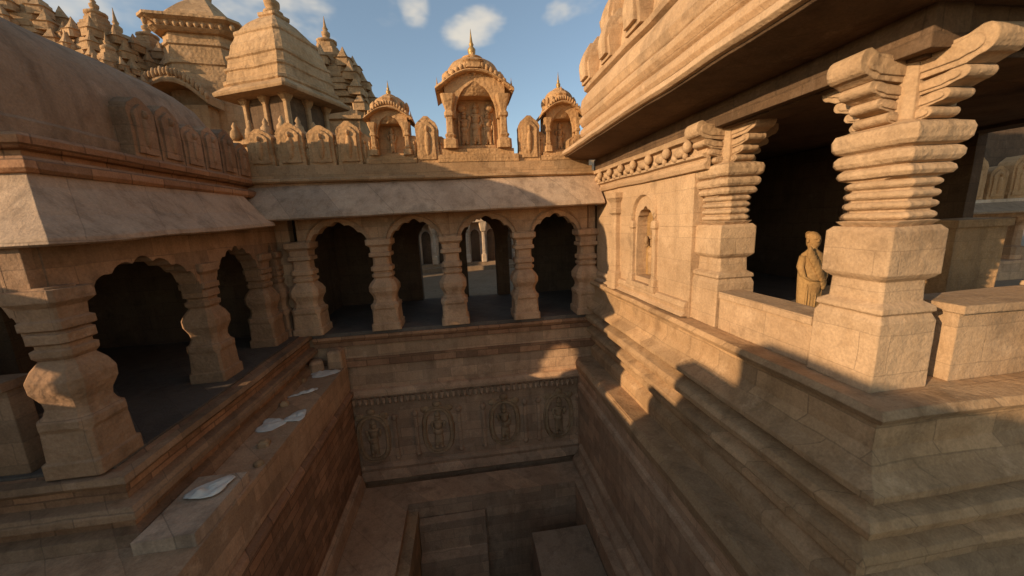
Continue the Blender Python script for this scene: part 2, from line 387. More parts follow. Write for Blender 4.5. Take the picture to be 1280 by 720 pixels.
# rear wall with its doorways
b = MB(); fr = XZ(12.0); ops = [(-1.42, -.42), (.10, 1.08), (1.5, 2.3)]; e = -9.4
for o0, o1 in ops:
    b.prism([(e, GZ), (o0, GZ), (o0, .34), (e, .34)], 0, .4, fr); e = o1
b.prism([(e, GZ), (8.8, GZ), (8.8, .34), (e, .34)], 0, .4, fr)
b.build('rear_wall', M['soot_shade'], ar)
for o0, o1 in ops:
    b = MB(); b.arch(o0 - .002, o1 + .002, o0, o1, -.62, .1, .335, .01, .39, fr, cusps=5); b.build('doorway_arch', M['soot_shade'], ar, seg=0)
b = MB(); b.box(-4.1, -3.98, 9.25, 11.99, FZ, .34); b.build('end_wall', M['soot_shade'], ar)
# sloping stone eave, corner of the left wing to the right pavilion
b = MB(); b.sweep([(-4.62, 8.95, .0), (3.34, 8.95, .09)], [(-.02, .93), (.06, .93), (.40, .60), (.70, .27), (.73, .20), (.69, .17), (.36, .44), (.10, .60), (-.02, .61)]); b.build('eave', M['grey'], ar, seg=.4, jit=.014)
b = MB()
b.sweep([(-4.62, 8.93), (3.3, 8.93)], [(-.02, 1.0), (.10, 1.0), (.15, 1.03), (.15, 1.08), (.08, 1.1), (-.02, 1.1)])
b.build('cornice', M['tan'], ar, jit=.012)
b = MB(); b.box(-4.7, 3.3, 8.98, 9.55, 1.101, 1.24); b.box(-4.7, 3.25, 9.06, 9.5, 1.241, 1.40); b.build('parapet', M['tan'], ar)
def merlon_mb(w, h, t, rnded=True):
    b = MB(); pts = [(-w / 2, 0), (w / 2, 0), (w / 2, h * .62)]
    for k in range(1, 9):
        a = math.pi * k / 9; pts.append((w / 2 * math.cos(a) * (1.08 if k in (1, 2, 7, 8) else 1), h * .62 + h * (.34 * math.sin(a) ** .75 + (.04 if k in (4, 5) else 0))))
    pts.append((-w / 2, h * .62))
    b.prism(pts, -t / 2, t / 2, lambda u, w_, z: (u, w_, z))
    pts2 = [(u * .72, h * .08 + z * .8) for u, z in pts]
    b.prism(pts2, -t / 2 - .03, -t / 2 + .01, lambda u, w_, z: (u, w_, z))
    b.ell(0, -t / 2 - .02, h * .42, w * .13, .05, h * .26); b.ell(0, -t / 2 - .03, h * .72, w * .08, .05, h * .07)
    return b
m0 = None
for x, s in ((-4.3, .8), (-3.66, .92), (-3.02, .86), (-2.42, .95), (-.66, 1.04), (1.78, 1.04), (3.02, .6)):
    if m0 is None:
        m0 = merlon_mb(.58, 1.0, .36).build('merlon', M['shrine'], ar, seg=.14, jit=.03, local=True); m0.location = (x, .28, 1.39 - GZ); m = m0
    else: m = put(m0, ar, (x, .28, 1.39 - GZ))
    m.scale = (.97 + rnd.uniform(-.1, .08), 1, s); m.rotation_euler.z = rnd.uniform(-.08, .08)
for x in (-3.98, -3.34, -2.72, -2.1, -.98, -.36, 2.06):
    m = put(m0, ar, (x, .34, 1.39 - GZ)); m.scale = (.62, .8, .62 + rnd.uniform(-.06, .08))

# ------------------------------------------------------------------ roof shrines
def finial(b, x, y, z, h, r):
    b.lathe(x, y, [(z, r * .9), (z + h * .06, r), (z + h * .12, r * .5), (z + h * .2, r * .75), (z + h * .32, r * .8), (z + h * .42, r * .35), (z + h * .48, r * .5), (z + h * .56, r * .3), (z + h * .8, r * .14), (z + h, r * .03)], 12)
def hood_z(t, rise):
    z = rise * (1 - abs(t) ** 2.1)
    return z + (.10 * rise * ((abs(t) - .82) / .18) if abs(t) > .82 else 0)
def hood(b, x, y0, y1, w, z, rise, th, over):
    """bangla hood: arched cornice slab from y0 back to y1"""
    n = 22; rr = []
    for i in range(n + 1):
        t = -1 + 2 * i / n; u = x + t * (w / 2 + over); zc = z + hood_z(t, rise)
        rr.append([(u, y0 + .03, zc), (u, y0, zc + th * .3), (u, y0 + .02, zc + th * .55), (u, y0 + .05, zc + th * .6), (u, y0 + .08, zc + th), (u, y1, zc + th), (u, y1, zc)])
    b.rings(rr, False, cap=True)
def shrine(label, x, y, zb, w, hbody, hdome, hfin, dep, big):
    t = thing('roof_shrine', label, 'shrine', (x, y, zb), 'carved shrines on the arcade roof')
    z1 = zb + hbody; f = y - dep / 2; rise = hbody * .30
    b = MB(); b.box(x - w * .56, x + w * .56, f - .10, y + dep / 2 + .1, zb, zb + .1 * hbody + .02)
    b.box(x - w * .5, x + w * .5, f - .05, y + dep / 2 + .05, zb + .1 * hbody + .021, zb + .2 * hbody)
    b.build('plinth', M['shrine'], t, seg=.3)
    zi = zb + .2 * hbody + .001
    b = MB()
    b.box(x - w * .40, x + w * .40, f + dep * .42, y + dep / 2, zi, z1 + rise * .4)
    for q in (-1, 1): b.box(min(x + q * w * .40, x + q * w * .31), max(x + q * w * .40, x + q * w * .31), f + .10, f + dep * .42 - .002, zi, z1)
    b.build('body', M['shrine'], t, seg=.3)
    b = MB(); fr = XZ(f + .02); hw = w * .41
    b.arch(x - hw, x + hw, x - w * .28, x + w * .28, zb + hbody * .66, z1 + rise * .62, lambda u: z1 + hood_z((u - x) / (w * .53), rise) + .01, 0, .12, fr, cusps=5, cdep=.03, n=44)
    b.build('niche_arch', M['shrine'], t, seg=.3, jit=.006)
    for q in (-1, 1):
        b = MB(); r = w * .05
        b.sqlathe(x + q * w * .37, f + .0, [(zi, r * 2.0), (zi + .13 * hbody, r * 1.9), (zi + .16 * hbody, r * 1.1), (zi + .2 * hbody, r * 1.45), (zi + .23 * hbody, r), (zi + .46 * hbody, r * .9), (zi + .48 * hbody, r * 1.3), (zi + .52 * hbody, r * 1.3), (zi + .56 * hbody, r * .9), (zi + .62 * hbody, r * 1.2), (zi + .70 * hbody, r * 1.7), (zi + .78 * hbody, r * 2.0)], .3)
        b.build('pillar', M['shrine'], t, seg=.3, jit=.004)
    b = MB(); fy = f + dep * .42
    b.box(x - w * .27, x + w * .27, fy - .12, fy + .0, zi, zi + .09 * hbody)
    zf = zi + .1 * hbody
    n = 3 if big else 1
    for k in range(n):
        xx = x + (k - (n - 1) / 2) * w * .17; figure(b, xx, fy - .03, zf, hbody * (.6 if k == n // 2 else .5))
    if big:
        for q in (-.25, -.12, .12, .25): b.ell(x + q * w, fy - .01, zf + .2 * hbody, .03, .06, .28 * hbody, 7, 6)
        for q in (-.2, .2): b.ell(x + q * w, fy - .02, zf + .56 * hbody, .12, .08, .1, 8, 6)
    b.build('relief', M['shrine'], t, seg=0, jit=.006)
    b = MB(); hood(b, x, f - .14, y + dep / 2 + .10, w * .82, z1, rise, .07 + .03 * big, w * .12)
    hood(b, x, f - .08, y + dep / 2 + .05, w * .80, z1 + .09 + .03 * big, rise * .9, .06, w * .06)
    b.build('hood', M['shrine'], t, seg=.3, jit=.006)
    b = MB()
    for k in range(15):
        tt = -1 + k / 7; b.ell(x + tt * w * .40, f - .06, z1 + .17 + .05 * big + hood_z(tt, rise * .85), .035 * w, .06, .055 * hbody, 6, 5)
    for q in (-1, 1):
        finial(b, x + q * w * .5, f - .02, z1 + .05 * hbody, .26 * hbody * (.8 if not big else .7), .05)
    b.build('hood_cresting', M['shrine'], t, seg=0, jit=.004)
    zd = z1 + rise * .55
    b = MB(); R0 = w * .40
    b.lathe(x, y, [(z1 - .02, R0 * 1.0), (zd + .08, R0 * 1.02), (zd + .10, R0 * 1.06), (zd + .15, R0 * 1.06), (zd + .16, R0 * .97)] + [(zd + .16 + hdome * math.sin(a) ** .95, R0 * (.96 * math.cos(a) ** .72 + .02)) for a in [k * math.pi / 2 / 10 for k in range(0, 10)]] + [(zd + .17 + hdome, R0 * .1)], 48, rib=.05, ribn=16)
    fy_ = (dep * .5 - .03) / R0; b.v = [(p[0], y + (p[1] - y) * fy_, p[2]) for p in b.v]
    d = b.build('dome', M['shrine'], t, seg=0, jit=.006)
    b = MB()
    n = 22 if big else 16
    for k in range(n):            # upright lotus petals round the dome foot
        a = 2 * math.pi * (k + .5) / n; b.ell(x + R0 * .99 * math.cos(a), y + R0 * .99 * fy_ * math.sin(a), zd + .24, .05 * w, .05 * w, .11, 7, 6)
    zt = zd + .16 + hdome
    b.sqlathe(x, f + .10, [(z1 + rise + .08, w * .13), (z1 + rise + .2, w * .12), (z1 + rise + .24, w * .14), (z1 + rise + .3, w * .09), (zt - hdome * .25, w * .035), (zt, .008)], .3)
    b.lathe(x, y, [(zt - .05, R0 * .34), (zt, R0 * .38), (zt + .03, R0 * .25)], 16)
    b.build('lotus_ring', M['shrine'], d, seg=0, jit=.005)
    b = MB(); finial(b, x, y, zt, hfin, w * .07); b.build('finial', M['brass'], d, seg=0, jit=0)
    return t
shrine('tall central rooftop shrine with ribbed dome, spire and three carved figures in its niche', .52, 9.62, 1.40, 1.72, 1.52, .52, .66, .95, 1)
shrine('small rooftop shrine left of the tall domed one, with pointed finial', -1.50, 9.5, 1.40, 1.02, .92, .34, .36, .7, 0)
shrine('small rooftop shrine partly beside the sunlit eave of the right pavilion', 2.62, 9.5, 1.40, 1.0, 1.0, .40, .42, .7, 0)

# ------------------------------------------------------------------ left wing with the big dome
lw = thing('domed_pavilion', 'shaded domed pavilion of cusped arches along the left side of the tank', 'pavilion', (-6.6, 6.7, GZ))
LX, FY, EX, EF = -4.38, 4.25, -4.5, 4.62
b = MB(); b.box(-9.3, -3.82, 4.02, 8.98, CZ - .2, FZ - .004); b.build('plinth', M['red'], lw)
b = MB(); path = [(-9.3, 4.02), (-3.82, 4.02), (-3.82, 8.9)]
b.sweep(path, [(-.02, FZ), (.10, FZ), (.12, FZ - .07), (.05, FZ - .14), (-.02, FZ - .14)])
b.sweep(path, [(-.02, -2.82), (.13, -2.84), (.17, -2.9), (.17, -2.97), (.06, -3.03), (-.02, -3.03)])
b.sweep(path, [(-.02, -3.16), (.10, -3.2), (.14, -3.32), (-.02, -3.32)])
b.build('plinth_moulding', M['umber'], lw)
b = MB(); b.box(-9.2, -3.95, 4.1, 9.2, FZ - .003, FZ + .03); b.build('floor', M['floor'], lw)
spots = [(-4.22, FY - .02, .8), (LX, 6.55, .8), (LX, 8.3, .8), (LX, 8.97, .8), (-6.5, FY, .8), (-8.6, FY, .8)]
for x0, x1 in ((-6.2, -4.78), (-8.3, -6.82)):
    b = MB(); b.box(x0, x1, FY - .1, FY + .1, FZ + .031, FZ + .98); b.box(x0 - .02, x1 + .02, FY - .15, FY + .15, FZ + .981, FZ + 1.08); b.build('balustrade', M['umber'], lw)  # low wall added to keep a sun streak off the floor
q0 = None
for x, y, k in spots:
    l = (x + 6.6, y - 6.7, FZ + .03 - GZ)
    if q0 is None: q0 = baluster_pillar(lw, l, 2.0, 1.0, M['ucarved'])
    q = q0 if (x, y, k) == spots[0] else put(q0, lw, l)
    q.scale = (k, k, 1)
for u0, u1, fr in ((FY, 6.55, YZ(LX)), (6.55, 8.3, YZ(LX)), (8.3, 8.97, YZ(LX)), (-6.5, -4.24, XZ(FY)), (-8.6, -6.5, XZ(FY))):
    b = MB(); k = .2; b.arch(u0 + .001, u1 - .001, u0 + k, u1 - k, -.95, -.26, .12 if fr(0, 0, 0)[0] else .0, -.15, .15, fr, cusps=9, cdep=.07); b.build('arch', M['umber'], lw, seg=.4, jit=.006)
b = MB(); b.box(-9.2, EX - .012, EF + .012, 8.9, .125, .36); b.build('ceiling', M['soot_shade'], lw)
b = MB(); b.box(-9.3, -9.1, 4.3, 9, FZ, .12); b.box(-9.1, -4.8, 9.0, 9.2, FZ, .12); b.build('rear_wall', M['soot_shade'], lw)
b = MB(); b.box(-7.4, -7.1, 6.4, 6.8, FZ + .031, .12); b.build('inner_pier', M['soot_shade'], lw)
ep = [(-9.3, EF, -.14), (EX, EF, -.14), (EX, 8.32, .0)]
b = MB(); b.sweep(ep, [(-.02, .85), (.04, .85), (.10, .70), (.34, .38), (.60, .15), (.62, .09), (.58, .07), (.30, .27), (.08, .40), (-.02, .41)]); b.build('eave', M['grey'], lw, seg=.4, jit=.014)
cp = [(-9.3, EF), (EX, EF), (EX, 8.9)]
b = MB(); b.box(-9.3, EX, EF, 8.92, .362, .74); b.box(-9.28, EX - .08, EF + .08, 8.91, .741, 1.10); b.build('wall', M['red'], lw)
b = MB()
b.sweep(cp, [(-.02, .69), (.09, .70), (.13, .74), (.13, .82), (.05, .87), (-.02, .87)])
b.sweep(cp, [(-.1, .95), (.0, .96), (.06, 1.0), (.08, 1.07), (.0, 1.12), (-.1, 1.12)])
b.build('cornice', M['red'], lw)
k0 = None
for i in range(6):
    l = (EX - .15 + 6.6, 6.3 + i * .49 - 6.7, 1.11 - GZ)
    if k0 is None:
        k0 = merlon_mb(.46, .84, .26).build('merlon', M['umber'], lw, seg=.12, jit=.03, local=True); k0.location = l; k0.rotation_euler.z = R(90)
    else: put(k0, lw, l, R(90)).scale = (1, 1, .94 + .1 * math.sin(i * 2.1))
dc = (-6.85, 6.4)
VP = [(1.08, 2.16), (1.3, 2.17), (1.34, 2.12), (1.7, 2.12), (2.0, 2.07), (2.25, 1.95), (2.48, 1.74), (2.68, 1.46), (2.83, 1.15), (2.95, .8), (3.03, .45), (3.06, .2)]
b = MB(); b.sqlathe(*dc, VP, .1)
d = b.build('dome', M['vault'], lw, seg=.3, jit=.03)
for f_ in d.data.polygons: f_.use_smooth = True
d.data.set_sharp_from_angle(angle=R(38))
b = MB(); b.sqlathe(*dc, [(3.03, .4), (3.1, .42), (3.15, .25)], .3); finial(b, *dc, 3.13, .5, .12); b.build('finial', M['umber'], d, seg=0)

# ------------------------------------------------------------------ right pavilion
rp = thing('pillared_pavilion', 'sunlit pavilion with deep eave and bracketed pillars on the right of the tank', 'pavilion', (6, 5.6, GZ))
RX, RFY, BZ = 3.4, 2.4, -1.62
# stepped plinth
path = [(RX, 8.88), (RX, RFY), (8.8, RFY)]
b = MB(); b.box(RX, 8.8, RFY, 9.19, CZ - .2, BZ); b.build('plinth', M['tan'], rp)
b = MB()
b.sweep(path, [(-.02, BZ), (.20, BZ), (.24, BZ - .06), (.20, BZ - .12), (.12, BZ - .14), (.12, BZ - .40), (.20, BZ - .56), (.33, BZ - .66), (.33, BZ - .72), (-.02, BZ - .75)])
b.build('upper_moulding', M['tan'], rp, jit=.014)
b = MB()
b.sweep(path, [(-.02, -2.46), (.16, -2.46), (.32, -2.52), (.36, -2.58), (.34, -2.66), (.14, -2.72), (.10, -2.80), (.28, -2.9), (.30, -2.97), (-.02, -3.0)])
b.build('middle_moulding', M['tan'], rp, jit=.014)
b = MB()
b.sweep(path, [(-.02, -3.1), (.12, -3.1), (.17, -3.15), (.17, -3.22), (.07, -3.28), (.05, -3.36), (.14, -3.44), (.16, -3.5), (.16, CZ - .01), (-.02, CZ - .01)])
b.build('base_course', M['tan'], rp, jit=.012)
# walls, floor, ceiling
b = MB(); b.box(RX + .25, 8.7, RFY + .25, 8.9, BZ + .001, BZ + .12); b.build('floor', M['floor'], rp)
b = MB(); b.box(RX + .02, 8.8, RFY + .02, 9.15, 1.12, 1.368); b.build('ceiling', M['soot_shade'], rp)
b = MB(); nz0, nz1, ny0, ny1 = -1.2, .08, 6.12, 6.75
fr = YZ(RX)
b.prism([(5.02, BZ), (8.9, BZ), (8.9, nz0), (5.02, nz0)], 0, .45, fr)
b.prism([(5.02, nz0 + .001), (ny0, nz0 + .001), (ny0, nz1 - .3), (5.02, nz1 - .3)], 0, .45, fr)
b.prism([(ny1, nz0 + .001), (8.9, nz0 + .001), (8.9, nz1 - .3), (ny1, nz1 - .3)], 0, .45, fr)
b.arch(5.02, 8.9, ny0, ny1, nz1 - .299, nz1 + .06, 1.117, 0, .45, fr, cusps=5, cdep=.03, n=40)
w = b.build('wall', M['pale'], rp, jit=.01)
b = MB(); b.box(RX + .2, RX + .44, ny0 + .01, ny1 - .01, nz0 + .01, nz1 + .2); b.build('niche_back', M['ochre'], w)
b = MB()
oval(b, 0, 0, 0, .1, .1, .01, .01, 4) if False else None
for sgn, yy in ((-1, ny0 - .1), (1, ny1 + .1)):
    b.sqlathe(RX - .02, yy, [(nz0 - .1, .075), (nz0 + .02, .08), (nz0 + .05, .05), (nz1 - .36, .045), (nz1 - .33, .07), (nz1 - .24, .07), (nz1 - .2, .05)], .3)
n = 16
for j in range(n):
    q = []
    for t in (j / n, (j + 1) / n):
        an = math.pi * (1 - t); q.append(((ny0 + ny1) / 2 + .42 * math.cos(an), nz1 - .22 + .46 * math.sin(an) ** .85))
    (ua, za), (ub, zb) = q
    b.add([(RX + .005, ua, za), (RX + .005, ub, zb), (RX - .07, ub, zb + .03), (RX - .07, ua, za + .03), (RX + .005, ua, za + .13), (RX + .005, ub, zb + .13)], [(0, 1, 2, 3), (3, 2, 5, 4)])
b.box(RX - .10, RX + .2, ny0 - .22, ny1 + .22, nz0 - .2, nz0 - .1)
b.build('niche_frame', M['pale'], w, seg=.3, jit=.006)
b = MB(); figure(b, RX + .2, (ny0 + ny1) / 2 + .02, nz0 + .05, .95); b.build('niche_figure', M['tan'], w, seg=0)
b = MB(); b.sweep([(RX, 8.86), (RX, 5.03)], [(-.02, -1.36), (.05, -1.38), (.08, -1.46), (.05, -1.54), (.12, -1.60), (-.02, -1.61)]); b.build('skirting', M['pale'], w)
# corner half column at the far end
b = MB(); b.sqlathe(RX - .02, 7.62, [(BZ + .01, .17), (-1.25, .17), (-1.2, .11), (-.9, .1), (.0, .1), (.04, .15), (.12, .15), (.16, .11), (.26, .13), (.36, .2), (.46, .2)], .3); b.build('half_column', M['pale'], w, seg=.3)
# frieze of carved lions under the eave
b = MB()
b.sweep([(RX, 8.86), (RX, 4.72)], [(-.02, .56), (.06, .57), (.09, .63), (.04, .68), (.04, .72), (.1, .74), (.1, .78), (.04, .79), (.04, .98), (.12, 1.0), (.14, 1.07), (-.02, 1.09)])
y = 8.6
while y > 5.2:
    b.ell(RX - .09, y, .87, .07, .17, .075, 9, 6); b.ell(RX - .12, y - .2, .92, .07, .075, .085, 8, 6); b.ell(RX - .1, y + .15, .82, .05, .05, .06, 7, 5)
    for q in (-.13, .12): b.ell(RX - .1, y + q, .80, .05, .045, .05, 6, 5)
    y -= .56
b.build('lion_frieze', M['pale'], rp, seg=.4)
def bracket_pillar(loc, full=True):
    """heavy square pillar with ringed neck and four scrolled brackets; base at z=0, capital top at 2.68"""
    b = MB()
    pr = [(1.40, .255), (1.44, .30)]
    for k in range(4):
        z = 1.45 + k * .085; pr += [(z, .27, .5), (z + .010, .298, .5), (z + .026, .315, .5), (z + .044, .315, .5), (z + .06, .298, .5), (z + .07, .27, .5)]
    pr += [(1.79, .28), (1.80, .325, .3), (1.83, .345, .3), (1.86, .335, .3), (1.885, .29), (1.90, .335), (1.93, .358), (1.97, .36), (1.995, .34), (2.01, .30), (2.03, .355), (2.06, .38), (2.13, .388), (2.17, .37), (2.19, .3), (2.22, .235), (2.69, .225)]
    b.sqlathe(0, 0, pr, .22)
    o = b.build('pillar', M['pcarved'], rp, seg=.3, jit=.009, local=True); o.location = loc
    b = MB()
    b.sqlathe(0, 0, [(0, .345, .05), (.60, .34, .05), (.66, .31, .05), (.68, .335, .05), (.72, .33, .06), (.76, .265, .1), (.94, .26, .12), (.97, .30, .08), (1.0, .325, .06), (1.36, .325, .06), (1.40, .29, .1)])
    b.build('base', M['pale'], o, seg=.3, jit=.007, local=True)
    b = MB()
    for k in range(4):
        a = k * math.pi / 2; c, s_ = round(math.cos(a)), round(math.sin(a))
        fr_ = lambda u, w_, z, c=c, s_=s_: (u * c - w_ * s_, u * s_ + w_ * c, z)
        for u1, z0, z1, hw in ((.33, 2.19, 2.275, .15), (.42, 2.285, 2.375, .125), (.53, 2.385, 2.485, .14), (.65, 2.50, 2.69, .155)):
            zm, hz = (z0 + z1) / 2, (z1 - z0) / 2; lift = (u1 - .19) * .10
            pts = [(.15, z0 - .01), (u1 - .12, z0 + lift * .3)]
            for q in range(9):
                t_ = -math.pi / 2 + math.pi * q / 8; pts.append((u1 - .05 + (.05 + hz * .5) * math.cos(t_), zm + lift + hz * math.sin(t_)))
            pts += [(u1 - .14, z1 + lift * .3 - .004), (.15, z1 - .02)]
            b.prism(pts, -hw, hw, fr_)
            for w0 in (-hw - .012, hw - .003): b.prism([(.17 + (u - .17) * .86, zm + lift * .4 + (z - zm - lift * .4) * .62) for u, z in pts], w0, w0 + .015, fr_)
    b.build('bracket_capital', M['pcarved'], o, seg=.3, jit=.008, local=True)
    return o
def rl(x, y): return (x - 6, y - 5.6, BZ + .001 - GZ)
bp = bracket_pillar(rl(RX + .31, RFY + .36)); bp.scale = (.86, .86, 1.02)
for x, y in ((RX + .34, 4.78), (6.2, RFY + .36), (8.4, RFY + .36), (8.4, 8.4)): put(bp, rp, rl(x, y))
b = MB(); b.box(RX - .01, RX + .3, RFY - .01, 9.0, 1.085, 1.374); b.build('lintel', M['soot_shade'], rp)
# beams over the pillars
b = MB(); b.box(RX + .1, RX + .55, RFY + .1, 5.0, 1.065, 1.118); b.box(RX + .56, 8.75, RFY + .1, RFY + .6, 1.065, 1.118); b.box(8.2, 8.7, RFY + .61, 9, 1.065, 1.118); b.build('beam', M['soot_shade'], rp)
# low parapets between pillars
b = MB(); b.box(RX + .06, RX + .36, 3.06, 4.43, BZ + .002, -1.18); b.box(RX + .03, RX + .4, 3.07, 4.42, -1.179, -1.09); b.build('parapet', M['pale'], rp, seg=.35)
b = MB(); b.box(4.28, 5.84, RFY + .1, RFY + .5, BZ + .002, -.98); b.box(4.26, 5.85, RFY + .06, RFY + .54, -.979, -.9); b.build('parapet', M['pale'], rp, seg=.35)
b = MB(); b.box(6.56, 8.05, RFY + .1, RFY + .5, BZ + .002, -.98); b.build('parapet', M['pale'], rp, seg=.35)
b = MB(); b.box(RX + .46, 7.4, 8.6, 8.85, BZ, 1.1); b.box(7.0, 7.3, 5.9, 8.59, BZ + .121, 1.1); b.build('inner_wall', M['soot_shade'], rp)
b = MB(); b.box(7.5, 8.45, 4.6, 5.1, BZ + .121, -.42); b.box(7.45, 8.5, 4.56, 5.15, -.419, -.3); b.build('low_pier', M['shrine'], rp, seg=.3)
b = MB(); b.box(8.5, 8.7, 5.16, 8.6, BZ + .121, 1.1); b.build('inner_wall', M['soot_shade'], rp)
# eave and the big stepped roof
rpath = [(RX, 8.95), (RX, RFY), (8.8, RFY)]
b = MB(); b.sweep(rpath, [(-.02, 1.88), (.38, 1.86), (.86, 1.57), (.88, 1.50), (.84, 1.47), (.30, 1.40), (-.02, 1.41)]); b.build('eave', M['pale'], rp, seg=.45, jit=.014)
b = MB(); b.sweep(rpath, [(-.02, 1.41), (.30, 1.40), (.80, 1.468), (.78, 1.44), (.30, 1.36), (-.02, 1.37)]); b.build('shade_soffit', M['soot_shade'], rp, seg=.45, jit=.014)  # thin dark sheet, colours in the shade beneath the eave
b = MB()
b.sweep(rpath, [(-.3, 1.881), (.36, 1.881), (.40, 1.94), (.40, 2.02), (.34, 2.08), (.32, 2.09), (.36, 2.12), (.42, 2.20), (.43, 2.27), (.38, 2.33), (.33, 2.35), (.36, 2.38), (.40, 2.5), (.36, 2.7), (.24, 2.86), (-.3, 2.87)])
b.build('cornice', M['pale'], rp, jit=.014)
b = MB()
b.sweep(rpath, [(-.6, 2.871), (.20, 2.872), (.30, 2.92), (.32, 3.0), (.26, 3.05), (.14, 3.07), (.10, 3.5), (.16, 3.56), (.18, 3.66), (.08, 3.70), (-.6, 3.7)])
b.sweep(rpath, [(-2.6, 3.4), (-.12, 3.702), (-.16, 4.2), (-.10, 4.28), (-.08, 4.4), (-.2, 4.45), (-.5, 5.1), (-.9, 5.6), (-2.6, 6.2)])
b.build('roof', M['pale'], rp, jit=.02)
b = MB(); b.box(RX + .3, 8.8, RFY + .3, 8.93, 1.885, 2.39); b.build('roof_core', M['pale'], rp)
def crest(parent, w, h):  # leaning leaf stones
    b = MB(); prof = []
    n = 12
    for k in range(n + 1):
        a = math.pi * k / n; prof.append((w / 2 * math.cos(a) * (1 if k not in (0, n) else .9), h * .35 + h * .65 * math.sin(a) ** 1.2))
    pts = [(-w * .42, 0), (w * .42, 0)] + prof
    # leaning leaf stone: local x = along wall, y = into the roof with height
    b.prism(pts, -.14, .16, lambda u, w_, z: (u, w_ + z * .28 - .14 * math.sin(min(1, z / h) * math.pi), z))
    p2 = [(u * .68, z * .78 + .07) for u, z in pts]
    b.prism(p2, -.2, -.1, lambda u, w_, z: (u, w_ + z * .28 - .14 * math.sin(min(1, z / h) * math.pi), z))
    return b.build('crest_stone', M['pale'], parent, seg=.25, jit=.012, local=True)
c0 = None
for i in range(11):
    row = i % 2
    l = (RX - .20 + row * .3 - 6, 8.72 - i * .58 - 5.6, (3.04 if not row else 3.69) - GZ)
    if c0 is None: c0 = crest(rp, .62, .95); c0.location = l; c0.rotation_euler.z = R(-90); c = c0
    else: c = put(c0, rp, l, R(-90))
    c.scale = (1 + .12 * math.sin(i * 2.3), 1, 1 + .1 * math.sin(i * 1.7))

# ------------------------------------------------------------------ towers behind the left corner
def square_kiosk(label, x, y, rot, z_eave, half, body_half, z_apex, prof, group=None, mat='tan', zb=GZ):
    t = thing('roof_tower', label, 'tower', (x, y, zb), group)
    b = MB(); b.sqlathe(x, y, [(zb, body_half * 1.1), (z_eave - 1.6, body_half * 1.1), (z_eave - 1.55, body_half * 1.25), (z_eave - 1.4, body_half * 1.25), (z_eave - 1.38, body_half)], .08, rot); b.build('body', M[mat], t)
    b = MB(); b.sqlathe(x, y, [(z_eave - 1.381, body_half * .82), (z_eave + .1, body_half * .82)], .08, rot); b.build('shade_core', M['soot_shade'], t)  # dark block standing in for the shade inside the open kiosk
    for k in range(8):
        a = rot + k * math.pi / 4; rr_ = body_half * (.84 if k % 2 == 0 else 1.18)
        b = MB(); b.sqlathe(x + rr_ * math.cos(a), y + rr_ * math.sin(a), [(z_eave - 1.379, .14), (z_eave - 1.1, .14), (z_eave - 1.08, .085), (z_eave - .3, .08), (z_eave - .1, .18), (z_eave + .1, .2)], .3, rot); b.build('post', M[mat], t, seg=0)
    b = MB(); b.sqlathe(x, y, [(z_eave - .06, half * .98), (z_eave, half), (z_eave + .05, half), (z_eave + .26, half * .84)], .05, rot); b.build('eave', M[mat], t, seg=.4)
    b = MB(); b.sqlathe(x, y, prof, .13, rot); b.build('roof', M['carved'], t, seg=.3, jit=.035)
    b = MB(); finial(b, x, y, prof[-1][0] - .02, z_apex - prof[-1][0], half * .2); b.build('finial', M['carved'], t, seg=0)
    b = MB(); rr = body_half * 1.27
    for k in range(4):
        a = rot + k * math.pi / 2
        for uu in (-.75, -.25, .25, .75):
            px, py = rr * math.cos(a) - uu * rr * math.sin(a), rr * math.sin(a) + uu * rr * math.cos(a)
            b.lathe(x + px, y + py, [(z_eave - 1.4, .12), (z_eave - 1.3, .17), (z_eave - 1.15, .15), (z_eave - 1.05, .07), (z_eave - .98, .09), (z_eave - .85, .02)], 10)
    b.build('balcony_knobs', M[mat], t, seg=0)
    return t
square_kiosk('tall four-sided bell-roofed tower behind the left corner, one face sunlit', -5.85, 14.7, R(-23), 4.4, 1.5, 1.02, 8.4,
             [(4.64, 1.24), (4.7, 1.3), (4.8, 1.3), (4.85, 1.22), (5.1, 1.19), (5.14, 1.23), (5.2, 1.23), (5.24, 1.17), (5.5, 1.13), (5.54, 1.17), (5.6, 1.17), (5.64, 1.1), (5.95, 1.03), (6.25, .9), (6.3, .93), (6.38, .92), (6.42, .82), (6.65, .66), (6.85, .48), (7.0, .3), (7.04, .34), (7.12, .34), (7.18, .2)])
TX, TY = -10.15, 18.6
t = thing('roof_tower', 'broad tower with flared cornice and arched gable left of the bell-roofed tower', 'tower', (TX, TY, GZ))
b = MB(); b.sqlathe(TX, TY, [(GZ, 1.45), (6.2, 1.45), (6.22, 1.3), (6.6, 1.28), (6.64, 1.34), (6.76, 1.34), (6.8, 1.26), (7.3, 1.24), (7.34, 1.3), (7.44, 1.3), (7.48, 1.22), (7.75, 1.22)], .3, R(8)); b.build('body', M['carved'], t, jit=.03)
b = MB(); b.sqlathe(TX, TY, [(7.75, 1.35), (7.85, 1.5), (7.91, 1.38), (8.05, 1.48), (8.15, 1.68), (8.25, 1.68), (8.31, 1.4)], .2, R(8)); 
for k in range(40):
    a = 2 * math.pi * k / 40; rr = 1.46 / max(abs(math.cos(a)), abs(math.sin(a))) * .98
    b.ell(TX + rr * math.cos(a + R(8)), TY + rr * math.sin(a + R(8)), 7.98, .1, .1, .12, 6, 5)
b.build('cornice', M['carved'], t, seg=.4)
b = MB(); b.sqlathe(TX, TY, [(8.31, 1.3), (8.6, 1.15), (9.0, .8), (9.35, .45), (9.5, .28), (9.7, .32), (9.9, .1), (10.4, .02)], .35, R(8)); b.build('roof', M['tan'], t, seg=.4)
